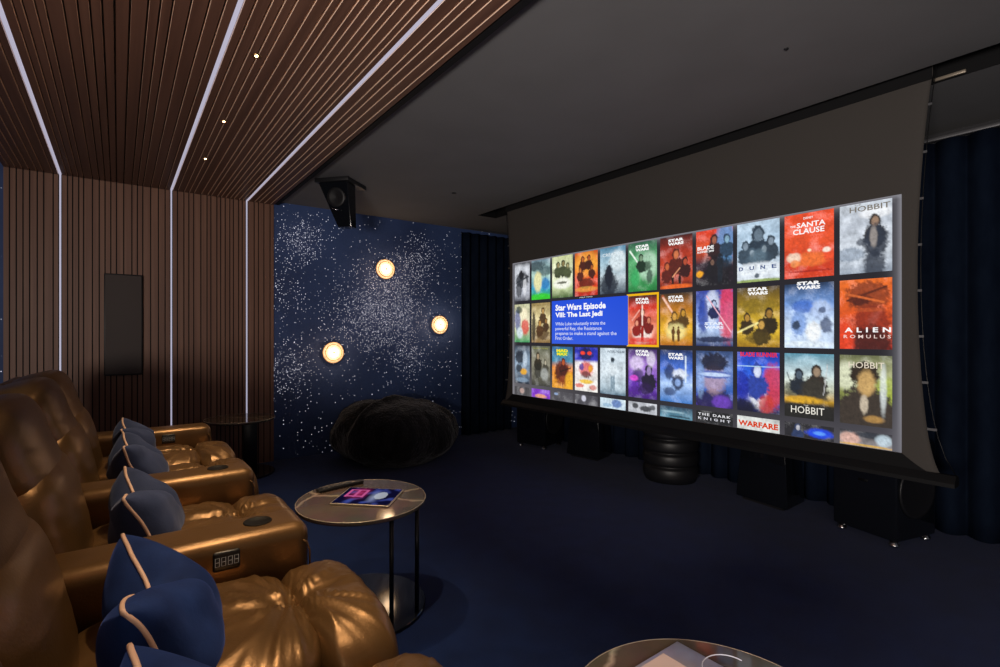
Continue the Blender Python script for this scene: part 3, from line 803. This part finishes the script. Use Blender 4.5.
# painting of the posters: soft shapes mixed in order
def Bl(cx, cy, rx, ry, col, a=1.0, soft=.5): return ('b', cx, cy, rx, ry, hexc(col), a, soft)
def Bust(cx, cy, s, hair, face, a=1.0):
    return [Bl(cx, cy+s*1.25, s*1.25, s*.95, hair, a, .25), Bl(cx, cy, s*.62, s*.56, hair, a, .25), Bl(cx+s*.05, cy+s*.10, s*.40, s*.42, face, a*.9, .35)]
def Fig(cx, cy, s, col, a=1.0):   # small standing figure, head to feet about 2 s
    return [Bl(cx, cy, s*.2, s*.17, col, a, .3), Bl(cx, cy+s*.6, s*.36, s*.5, col, a, .25), Bl(cx-s*.12, cy+s*1.4, s*.14, s*.6, col, a, .25), Bl(cx+s*.14, cy+s*1.4, s*.14, s*.6, col, a, .25)]
def Ln(x0, y0, x1, y1, w, col, a=1.0): return ('l', x0, y0, x1, y1, w, hexc(col), a)
def painter(grad, shapes, seed, tex=.35, hi='ffffff', hik=.25, lift=.018):
    g = [(p, hexc(c_)) for p, c_ in grad]; hc = hexc(hi)
    flat = []
    for s_ in shapes: flat += s_ if isinstance(s_, list) else [s_]
    def fn(u, v):
        c_ = g[-1][1]
        if v <= g[0][0]: c_ = g[0][1]
        else:
            for k in range(len(g)-1):
                if g[k][0] <= v <= g[k+1][0]:
                    c_ = mixc(g[k][1], g[k+1][1], (v-g[k][0])/(g[k+1][0]-g[k][0])); break
        n1 = noise.noise(Vector((u*4+seed*7.3, v*6+seed*3.1, seed)))
        n2 = noise.noise(Vector((u*13+seed*5.3, v*18, seed*2.0)))
        n3 = noise.noise(Vector((u*34+seed, v*46, seed*2.0)))
        c_ = mixc(c_, hc, max(0, min(1, (n1*.6+n3*.3)))*hik*1.3)
        k = 1+tex*(n1+n2*.7+n3*.5); c_ = tuple(max(0, x*k) for x in c_)
        for s_ in flat:
            if s_[0] == 'b':
                _, cx, cy, rx, ry, cc, a, soft = s_
                d = math.hypot((u-cx)/rx, (v-cy)/ry) + .20*n2 + .14*n3
                w_ = max(0, min(1, (1+soft*.5-d)/soft)); w_ = w_*w_*(3-2*w_)*a
            else:
                _, ax, ay, bx, by, wd, cc, a = s_
                px, py = u-ax, (v-ay)*1.43; dx, dy = bx-ax, (by-ay)*1.43
                h_ = max(0, min(1, (px*dx+py*dy)/(dx*dx+dy*dy))); d = math.hypot(px-dx*h_, py-dy*h_)
                w_ = max(0, 1-(d/wd)**2)*a if d < wd else 0
            kk = 1+.3*n3+.3*n2
            c_ = mixc(c_, tuple(x*kk for x in cc), w_)
        return tuple(min(1.0, max(0, x)*.97+lift) for x in c_)
    return fn
SWt = lambda y=.05, col='fff', x0=.26, x1=.74, h=.055: [TX('STAR', x0, y, x1, y+h, col, .05), TX('WARS', x0, y+h+.012, x1, y+2*h+.012, col, .05)]
P = {}
# row 1
P[0,0] = ([(0,'3a3a40'),(.12,'c8ccd4'),(.8,'b8bcc8'),(1,'4a4c55')], [Bl(.5,.45,.42,.2,'20242e',.9), Bl(.45,.32,.16,.12,'14161e'), Bl(.3,.7,.2,.2,'22262e',.8), Bl(.68,.62,.12,.25,'f0f2f8',.6), Ln(.15,.5,.9,.38,.05,'2a3038')], [])
P[0,1] = ([(0,'6f8a9a'),(.4,'a8ccc0'),(.7,'30a0c8'),(1,'38b028')], [Bl(.2,.15,.5,.12,'2a3c44',.8), Bl(.75,.3,.4,.12,'1f3a48',.7), Bl(.35,.55,.22,.25,'f0e8a8',.9), Bl(.75,.62,.2,.15,'1878c0',.8), Bl(.5,.95,.6,.1,'30d020',.9)], [])
P[0,2] = ([(0,'c8d098'),(.45,'e8ecc8'),(.75,'c8d8a0'),(1,'3a5a20')], [Bust(.3,.2,.15,'3a4028','a09060'), Bust(.55,.18,.15,'303820','908050'), Bust(.76,.25,.14,'485030','a8a070'), Bl(.5,.36,.5,.1,'505a38',.6), Bl(.5,.66,.45,.13,'fdfff0',.9), Bl(.5,.64,.25,.03,'505040',.9)], [])
P[0,3] = ([(0,'d05010'),(.3,'ff9828'),(.6,'e84810'),(1,'c02008')], [Bl(.5,.28,.5,.3,'ffb840',.5), Bust(.35,.16,.13,'4a1608','c06828'), Bust(.62,.14,.13,'401408','b85820'), Bust(.24,.4,.12,'5a1c08','d07830'), Bust(.75,.36,.12,'4c1808','b86020'), Bl(.5,.72,.34,.12,'401008',.8), Bl(.5,.85,.5,.06,'ffc050',.5)], [TX('PART TWO', .22,1.02,.78,1.045,'d8d8d8')])
P[0,4] = ([(0,'5088a8'),(.35,'a8c8d8'),(.65,'c0d0d8'),(1,'384858')], [Bl(.7,.3,.32,.22,'e0ecf0',.8), Fig(.36,.42,.26,'10182a'), Bl(.35,.8,.35,.25,'1a2434',.9), Bl(.35,.62,.17,.25,'141c2c')], [TX('CREATOR', .1,.12,.92,.19,'e8f0f4',.01)])
P[0,5] = ([(0,'2c6048'),(.4,'58b070'),(1,'208840')], [Bl(.7,.5,.3,.3,'d0ecd8',.55), Ln(.06,.16,.42,.48,.035,'f0fff0'), Bust(.45,.32,.14,'182c20','80a080'), Bl(.58,.5,.24,.10,'14301f',.8), Bl(.75,.72,.1,.14,'18382a',.8), Bl(.25,.72,.15,.18,'38b868',.6)], SWt(.06))
P[0,6] = ([(0,'481410'),(.3,'b03018'),(.7,'d04820'),(1,'601008')], [Bust(.5,.34,.19,'5a1a10','d87848'), Bust(.22,.56,.15,'601a10','d06838'), Bust(.78,.5,.14,'381010','c05030'), Fig(.4,.74,.12,'200808'), Fig(.62,.74,.12,'200808'), Bl(.5,.97,.5,.05,'ff7020',.8), Ln(.4,.78,.62,.62,.02,'ffb080')], SWt(.05))
P[0,7] = ([(0,'e03818'),(.35,'d85020'),(.6,'402838'),(1,'14101c')], [Bl(.82,.25,.28,.4,'4898d0',.85), Bust(.5,.18,.16,'30181c','a06048'), Bust(.84,.2,.15,'284058','88b0c8'), Bl(.6,.75,.4,.28,'12101a',.9), Bust(.45,.58,.12,'18141c','806050'), Fig(.66,.48,.24,'18202c'), Bl(.1,.78,.1,.06,'ffb020',.9)], [TX('BLADE', .04,.28,.50,.345,'fff',.03), TX('RUNNER 2049', .04,.36,.50,.40,'fff')])
P[0,8] = ([(0,'b8d0e4'),(.5,'a8c4dc'),(.8,'dce8f4'),(1,'dce4ec')], [Bust(.5,.2,.25,'283848','6a7c8c'), Bust(.2,.38,.15,'3a4c5c','8a9cac'), Bust(.8,.34,.15,'303e4c','8898a8'), Bust(.36,.5,.14,'445868','98a8b4'), Bust(.64,.46,.14,'384a5a','90a0ac'), Bl(.5,.58,.2,.12,'607888',.7), Bl(.5,.79,.62,.11,'e8f0f8',.9), Bl(.48,.90,.05,.04,'384858',.9), Bl(.5,.99,.6,.035,'90a840',.9)], [TX(c_, x-.055,.735,x+.055,.80,'50608c',.03) for c_, x in (('D',.1),('U',.36),('N',.62),('E',.88))])
P[0,9] = ([(0,'f04c20'),(.45,'f05426'),(.75,'d03818'),(1,'e04018')], [Bl(.55,.72,.38,.11,'f07030',.95), Bl(.2,.68,.15,.08,'f8d8c0',.95), Bl(.22,.77,.1,.06,'f09050',.9), Bl(.9,.68,.10,.10,'f05028',.9), Bl(.86,.60,.08,.04,'fff0e0',.9), Bl(.52,.58,.04,.025,'ffe0c0'), Bl(.5,.9,.45,.015,'a01810',.8)], [TX('DISNEY', .40,.06,.60,.095,'fff',.01), TX('THE', .12,.17,.24,.20,'fff'), TX('SANTA', .26,.14,.84,.22,'fff',.02), TX('CLAUSE', .18,.235,.82,.32,'fff',.02)])
P[0,10] = ([(0,'d4dce6'),(.3,'c0c8d4'),(.7,'d8e0ea'),(1,'98a4b4')], [Bl(.2,.72,.3,.1,'8090a4',.7), Bl(.7,.16,.3,.08,'f4f6fa',.8), Bust(.68,.27,.17,'38302c','a88870'), Bl(.7,.56,.23,.24,'283040',.95), Bl(.66,.5,.07,.15,'98908c',.9), Bl(.68,.9,.2,.22,'2c3444',.9), Bl(.45,.56,.12,.05,'343c4c',.8)], [TX('THE', .30,.01,.42,.03,'7a7468',.0), TX('HOBBIT', .20,.04,.97,.12,'7c766c',.01)])
# row 2
P[1,0] = ([(0,'c8c8a0'),(.5,'e8e0c0'),(1,'309858')], [Bl(.2,.4,.2,.3,'2848a0',.7), Bl(.7,.6,.25,.2,'e02828',.8), Bl(.6,.25,.25,.15,'fff4d0',.9), Bl(.35,.75,.2,.15,'d8e8f0',.8), Bl(.3,.15,.2,.1,'203828',.8)], [])
P[1,1] = ([(0,'a08850'),(.4,'e8d8a0'),(1,'907040')], [Bl(.12,.6,.1,.4,'30281c',.9), Bust(.62,.2,.15,'50381c','c09858'), Bust(.45,.5,.16,'583818','c89850'), Bust(.78,.45,.13,'483018','a87c40'), Bl(.6,.8,.35,.12,'4c3010',.8)], [TX('THE LORD OF THE RINGS', .08,.04,.92,.075,'706038',.0)])
P[1,5] = ([(0,'402018'),(.25,'d83018'),(.7,'f09070'),(1,'d82818')], [Bl(.5,.75,.34,.2,'fff0e8',.9), Bust(.5,.34,.15,'801810','f8c0a0'), Bust(.3,.55,.13,'901810','f0a080'), Bust(.72,.5,.13,'781410','e08868'), Fig(.5,.62,.17,'a01810'), Ln(.5,.2,.5,.6,.03,'ffe8e0'), Ln(.14,.5,.4,.3,.03,'ffb0a0'), Bl(.5,.9,.4,.05,'e02818',.8)], SWt(.05))
P[1,6] = ([(0,'403020'),(.3,'c07818'),(.7,'f0b828'),(1,'c07010')], [Ln(.1,.08,.44,.42,.04,'fff4e0'), Ln(.08,.05,.44,.42,.055,'ff7038',.4), Bust(.45,.44,.16,'604010','e0a848'), Bust(.72,.38,.14,'583c10','d09830'), Bl(.5,.74,.3,.16,'fff0a0',.7), Fig(.42,.66,.14,'684010'), Fig(.58,.66,.14,'684010')], SWt(.05))
P[1,7] = ([(0,'3040a0'),(.4,'7090e0'),(.7,'b0c8f0'),(1,'182c68')], [Bl(.85,.4,.22,.5,'e83048',.8), Bl(.45,.3,.2,.3,'e8f0ff',.7), Bl(.2,.45,.15,.3,'1838a0',.8), Bust(.5,.24,.13,'202858','c0d0f0'), Bl(.5,.88,.5,.05,'142048',.9), Ln(.3,.1,.95,.75,.02,'ffc0d0')], SWt(.57,'e8f0ff', .24, .76))
P[1,8] = ([(0,'483818'),(.35,'b08c18'),(.7,'e8c030'),(1,'a87c10')], [Bl(.5,.32,.45,.12,'887018',.7), Bust(.24,.5,.14,'38280c','c09038'), Bust(.76,.44,.16,'2c2008','a87c30'), Bust(.58,.62,.16,'40300c','d8a850'), Ln(0,.76,.5,.6,.03,'fff0a0'), Bl(.5,.85,.3,.1,'504010',.7)], SWt(.01))
P[1,9] = ([(0,'20385c'),(.3,'7098d8'),(.6,'d0e4ff'),(1,'c8dcf8')], [Bl(.4,.36,.24,.10,'3868c8',.8), Bl(.3,.62,.16,.2,'6c94d8',.8), Bl(.25,.65,.08,.07,'18283c',.9), Bl(.75,.42,.2,.15,'b8ccf0',.9), Bl(.78,.42,.07,.05,'2c3c64',.8), Bl(.85,.65,.12,.12,'20305c',.8), Bl(.6,.75,.15,.15,'f8fcff',.9), Bl(.5,.94,.5,.05,'e8f4ff',.8)], SWt(-.03))
P[1,10] = ([(0,'f07020'),(.5,'e85818'),(1,'b82810')], [Bl(.55,.24,.42,.2,'8c3814',.9,.3), Bl(.42,.30,.2,.08,'4c1408',.9), Ln(.15,.3,.9,.12,.03,'581c08'), Ln(.12,.2,.85,.34,.03,'d8682c'), Bl(.62,.6,.35,.22,'801c0c',.8), Bl(.6,.9,.4,.22,'300c0c',.9), Bl(.08,.9,.2,.3,'e84018',.9), Bl(.6,.44,.3,.03,'b84c20',.8)], [TX('ALIEN', .10,.69,.98,.76,'fff',.03,1.7), TX('ROMULUS', .08,.795,.98,.845,'f0d8d0',.015,1.6)])
# row 3
P[2,0] = ([(0,'303848'),(.4,'90a8c0'),(1,'202838')], [Bl(.35,.3,.3,.18,'101828',.9), Bl(.7,.35,.15,.2,'c8d8e8',.7), Bl(.6,.68,.22,.08,'f0b020',.9), Bl(.3,.6,.2,.1,'0c1420',.8), Bl(.5,.9,.4,.06,'88a0b8',.8)], [])
P[2,1] = ([(0,'606450'),(.4,'908c78'),(1,'383830')], [Bust(.35,.25,.17,'302818','b09878'), Bust(.75,.4,.13,'484438','c0b8a0'), Bl(.35,.62,.2,.2,'202018',.8), Bl(.7,.7,.2,.15,'b0b4b0',.7)], [TX('THE LORD OF THE RINGS', .08,.04,.92,.075,'b0b048',.0)])
P[2,2] = ([(0,'2868a0'),(.35,'4890b0'),(.5,'e88820'),(1,'e8a020')], [Bl(.5,.62,.35,.3,'7c2410',.9), Bust(.55,.36,.16,'4c1810','c05828'), Bl(.3,.6,.15,.2,'401810',.7), Ln(.4,.6,.9,.5,.03,'281008'), Bl(.85,.8,.2,.2,'f8b828',.8), Bl(.5,.14,.28,.09,'58c040',.8)], [TX('MAD', .22,.06,.78,.13,'ffe830',.05), TX('MAX', .24,.145,.76,.21,'ffe830',.05)])
P[2,3] = ([(0,'1828b0'),(.28,'3838c8'),(.35,'f0e8e8'),(1,'f4f0ea')], [Bl(.5,.15,.3,.14,'101040',.9), Bl(.35,.13,.1,.04,'ff4020'), Bl(.65,.13,.1,.04,'ff4020'), Bl(.5,.5,.3,.17,'e03030',.8), Bl(.3,.45,.1,.08,'2838a0',.8), Bl(.7,.48,.1,.08,'f0a020',.9), Bl(.5,.62,.2,.08,'281820',.7), Bl(.5,.78,.3,.05,'f8c810',.9), Bl(.2,.88,.2,.05,'e05030',.8), Bl(.8,.9,.15,.06,'d04028',.7)], [])
P[2,4] = ([(0,'c8d8e4'),(.5,'dce8f0'),(.85,'b8ccd8'),(1,'607c90')], [Fig(.5,.28,.34,'8098a8',.9), Bl(.5,.25,.08,.05,'283440'), Bl(.5,.46,.15,.14,'e8f2f8',.8)], [TX('INTERSTELLAR', .30,.05,.98,.10,'2c3c50',.01)])
P[2,5] = ([(0,'382060'),(.35,'a878d8'),(.7,'6830b8'),(1,'401078')], [Bl(.3,.3,.25,.15,'f0e0ff',.7), Bust(.72,.42,.2,'1c1430','a088c0'), Bl(.35,.55,.2,.15,'180c38',.7), Bl(.6,.8,.25,.12,'281048',.8), Bl(.2,.6,.15,.06,'f050e0',.8), Bl(.8,.2,.15,.15,'f8f0ff',.6)], SWt(.02))
P[2,6] = ([(0,'142858'),(.35,'4070d8'),(.65,'a8c8f8'),(1,'3878c8')], [Bl(.3,.42,.15,.15,'182450',.8), Bl(.62,.46,.22,.1,'f0f6ff',.8), Bl(.56,.62,.18,.14,'142048',.9), Bl(.56,.62,.09,.07,'90b0e8',.9), Bl(.3,.8,.2,.08,'101c50',.7), Ln(.8,.12,.8,.6,.03,'e0f0ff')], SWt(.06))
P[2,7] = ([(0,'304878'),(.35,'6888c8'),(.7,'3060b8'),(1,'4828a8')], [Bl(.5,.95,.55,.28,'201848',.9,.3), Bl(.5,.50,.30,.26,'c0a0b0',.7,.5), Bl(.5,.2,.36,.16,'181830',.95,.35), Bl(.5,.42,.5,.07,'5068b8',.9,.4), Bl(.5,.42,.42,.035,'c8dcff',.95,.4), Bl(.7,.9,.25,.12,'8048d8',.6), Bl(.12,.55,.12,.3,'98b8e8',.5)], [])
P[2,8] = ([(0,'1028a8'),(.3,'2868f0'),(.6,'3048c8'),(1,'10103c')], [Bl(.85,.55,.25,.35,'d83838',.85), Bl(.5,.68,.2,.25,'e8ecf4',.9), Bust(.48,.3,.22,'2840a0','e0e8ff'), Bl(.12,.6,.16,.3,'1020a0',.8), Bl(.7,.85,.18,.15,'c83828',.8), Bl(.15,.93,.3,.12,'0c0c28',.9), Ln(.0,.24,1,.23,.012,'c0e8ff')], [TX('BLADE RUNNER', .08,.0,.96,.075,'e83030',.03)])
P[2,9] = ([(0,'5898b0'),(.3,'c8dce0'),(.55,'d8dcc0'),(.72,'c89820'),(.8,'282014'),(1,'201c18')], [Bl(.4,.58,.45,.16,'404438',.8), Bust(.30,.32,.15,'1c2430','506070'), Bust(.66,.26,.17,'30241c','a08870'), Bl(.62,.58,.28,.20,'343028',.95), Bl(.4,.72,.4,.06,'e8b020',.8), Bl(.5,.92,.7,.15,'1c1a18',1), Ln(.05,.3,.2,.6,.012,'202830'), Ln(.88,.15,.80,.62,.012,'c8c8c8')], [TX('THE', .40,.79,.50,.81,'e8e0d0',.0), TX('HOBBIT', .14,.82,.82,.93,'f0ece0',.0)])
P[2,10] = ([(0,'686c48'),(.3,'b8bc88'),(.55,'889048'),(.75,'302820'),(1,'28241f')], [Bl(.15,.3,.25,.2,'e8ecd0',.7), Bl(.9,.5,.2,.2,'a8b840',.7), Bl(.5,.82,.55,.38,'3a3028',1,.25), Bl(.48,.27,.28,.18,'2c2014',1,.3), Bl(.52,.40,.17,.18,'d0a868',.9,.5), Bl(.48,.70,.08,.13,'d8c8b0',.8,.5), Bl(.84,.46,.06,.34,'e8f0f0',.7,.8), Bl(.66,.90,.18,.05,'c89850',.7,.6)], [TX('THE', .50,.07,.58,.09,'e8dcc0',.0), TX('HOBBIT', .18,.095,.86,.185,'e8dcc8',.0)])
# row 4 (cut by the bottom of the picture)
P[3,0] = ([(0,'4c4a4e'),(1,'5a585c')], [Bl(.5,.1,.15,.07,'c8a8a0',.8)], [])
P[3,1] = ([(0,'8030c8'),(1,'9038d8')], [Bl(.5,.17,.3,.05,'f0a878',.9)], [])
P[3,2] = ([(0,'504e54'),(1,'5a585e')], [Bl(.2,.06,.1,.03,'98b0d8',.9)], [])
P[3,3] = ([(0,'4c4a52'),(1,'5a585e')], [Bl(.4,.08,.1,.07,'d8d8e8',.9)], [])
P[3,4] = ([(0,'d0e4f0'),(1,'c8dcec')], [Bl(.65,.1,.2,.09,'3060b0',.8), Bl(.3,.15,.2,.04,'80a8c8',.7)], [])
P[3,5] = ([(0,'c0c4cc'),(1,'a0a4ac')], [Bl(.25,.08,.12,.05,'202428',.9), Bl(.6,.12,.2,.06,'181c24',.9), Bl(.85,.08,.1,.05,'30343c',.8)], [])
P[3,6] = ([(0,'304860'),(.2,'5890a8'),(1,'385870')], [Bl(.4,.1,.35,.02,'a8ccd8',.7), Bl(.6,.18,.3,.02,'203848',.8)], [])
P[3,7] = ([(0,'1c1c20'),(1,'1c1c20')], [], [TX('THE DARK', .06,.04,.94,.085,'f0f0f4',.02,1.3), TX('KNIGHT', .06,.115,.94,.16,'e8e8f0',.02,1.8)])
P[3,8] = ([(0,'d8dcd8'),(1,'e0e0dc')], [], [TX('WARFARE', .03,.07,.97,.165,'d84018',.04)])
P[3,9] = ([(0,'242228'),(1,'201e24')], [Bl(.72,.12,.26,.07,'1848e8',.95), Bl(.72,.12,.12,.03,'60a0ff',.9), Bust(.28,.06,.1,'283860','c8c8d0')], [])
P[3,10] = ([(0,'303038'),(.3,'b0a8a8'),(1,'e8dcd0')], [Bl(.2,.12,.2,.09,'e8b8a8',.8), Bl(.6,.05,.3,.04,'28303c',.8), Bl(.85,.1,.15,.08,'c8dce8',.8), Bl(.5,.2,.6,.015,'e0b040',.8)], [])
tone = {(0,0):'grey',(0,1):'green and teal',(0,2):'olive',(0,3):'orange',(0,4):'pale blue',(0,5):'green',(0,6):'dark red',(0,7):'orange and blue',(0,8):'pale grey blue',(0,9):'bright red',(0,10):'silver grey',
 (1,0):'multicoloured',(1,1):'tan',(1,5):'red',(1,6):'golden orange',(1,7):'blue and red',(1,8):'gold',(1,9):'icy blue',(1,10):'orange',
 (2,0):'steel blue',(2,1):'grey green',(2,2):'orange and blue',(2,3):'white and blue',(2,4):'white',(2,5):'purple',(2,6):'blue',(2,7):'blue violet',(2,8):'electric blue',(2,9):'sky blue and gold',(2,10):'olive green',
 (3,0):'grey',(3,1):'purple',(3,2):'grey',(3,3):'grey',(3,4):'white and blue',(3,5):'black and white',(3,6):'teal',(3,7):'black',(3,8):'white',(3,9):'black and blue',(3,10):'pinkish'}
PW, PH = .270, .384
seed = 0
for (r_, k_), (grad, shp, txt) in P.items():
    seed += 1
    yl = 4.172-.2997*k_; zt = 1.969-.418*r_ + (.0 if r_ else 0)
    w_ = PW; crop = 0
    if k_ == 0: yl, w_ = 4.142, .240
    if k_ == 10: w_ = .245
    fn = painter(grad, shp, seed)
    h_ = PH; vmax = 1.0
    if r_ == 3: vmax = (zt-PZ0-.002)/PH
    nx, ny_ = (54, max(6, int(76*vmax)))
    f2 = (lambda f: (lambda u, v: f(u, v*vmax)))(fn)
    ex = [([(p[0], p[1]/vmax) for p in tv], tf, tcx, dz) for tv, tf, tcx, dz in txt]
    o = colour_grid('movie_poster', w_, h_*vmax, nx, ny_, f2, place(yl, zt, .002), M['picture'], PIC, ex)
    tag(o, tone[r_, k_] + ' poster' + ('' if r_ < 3 else ' cut off by the picture edge'))
# information panel in the second row
zt = 1.558; yl = 4.172-.2997*2+.004
blue = hexc('2a52dc')
pw, ph = .8995, .398
ex = [TX('Star Wars Episode', .055,.09,.74,.275,'fff',.035), TX('VIII: The Last Jedi', .055,.275,.70,.42,'fff',.035),
      TX('While Luke reluctantly trains the', .055,.50,.735,.60,'d6def8',.012), TX('powerful Rey, the Resistance', .055,.61,.69,.71,'d6def8',.012),
      TX('prepares to make a stand against the', .055,.72,.87,.82,'d6def8',.012), TX('First Order.', .055,.83,.31,.91,'d6def8',.012)]
def bf(u, v): return mixc(mixc(blue, hexc('4468e4'), .5*v), hexc('2248cc'), max(0, u-.7))
o = colour_grid('information_panel', pw, ph, 12, 8, bf, place(yl, zt, .0022), M['picture'], PIC, ex)
tag(o, 'blue text panel with white lettering')
ylh = 4.172-.2997*5
o = colour_grid('selection_frame', PW+.034, PH+.034, 4, 4, lambda u, v: hexc('f2b81c'), place(ylh+.017, 1.551+.017, .0012), M['picture'], PIC)
tag(o, 'yellow frame around the selected poster')

# ------------------------------------------------------------------ light and camera
wd = bpy.data.worlds.new('World'); SC.world = wd; wd.use_nodes = True
wd.node_tree.nodes['Background'].inputs[0].default_value = (.85,.88,1,1); wd.node_tree.nodes['Background'].inputs[1].default_value = .08
L = bpy.data.lights.new('rear_fill_light', 'AREA'); L.shape = 'RECTANGLE'; L.size = .9; L.size_y = 1.6; L.energy = 22; L.color = (1,.88,.78)
o = new_obj('rear_fill_light', L); o.location = (-.9, -1.9, 1.15)  # added fill behind the camera
o.rotation_euler = Vector((.42, 1, .12)).to_track_quat('-Z', 'Y').to_euler()

L = bpy.data.lights.new('left_fill_light', 'AREA'); L.shape = 'RECTANGLE'; L.size = .8; L.size_y = .5; L.energy = 115; L.color = (1,.91,.84)
o = new_obj('left_fill_light', L); o.location = (-1.3, -.35, 1.12)  # added unseen light for the slat edges and ceiling, clear of the wall
o.rotation_euler = Vector((1, .45, .62)).to_track_quat('-Z', 'Y').to_euler()

cam = bpy.data.cameras.new('camera'); co = new_obj('camera', cam)
cam.sensor_width = 36; cam.lens = 512/1000*36; cam.clip_start = .02
co.location = (0, 0, 1.25); co.rotation_euler = (math.radians(90), 0, math.radians(-36.7))
cam.shift_y = .0005
SC.camera = co
SC.view_settings.view_transform = 'Standard'; SC.view_settings.look = 'None'
SC.view_settings.exposure = 0; SC.view_settings.gamma = 1; SC.view_settings.use_curve_mapping = False
SC.cycles.use_denoising = True; SC.cycles.max_bounces = 8; SC.cycles.diffuse_bounces = 4
SC.cycles.sample_clamp_indirect = 4; SC.cycles.caustics_reflective = False; SC.cycles.caustics_refractive = False
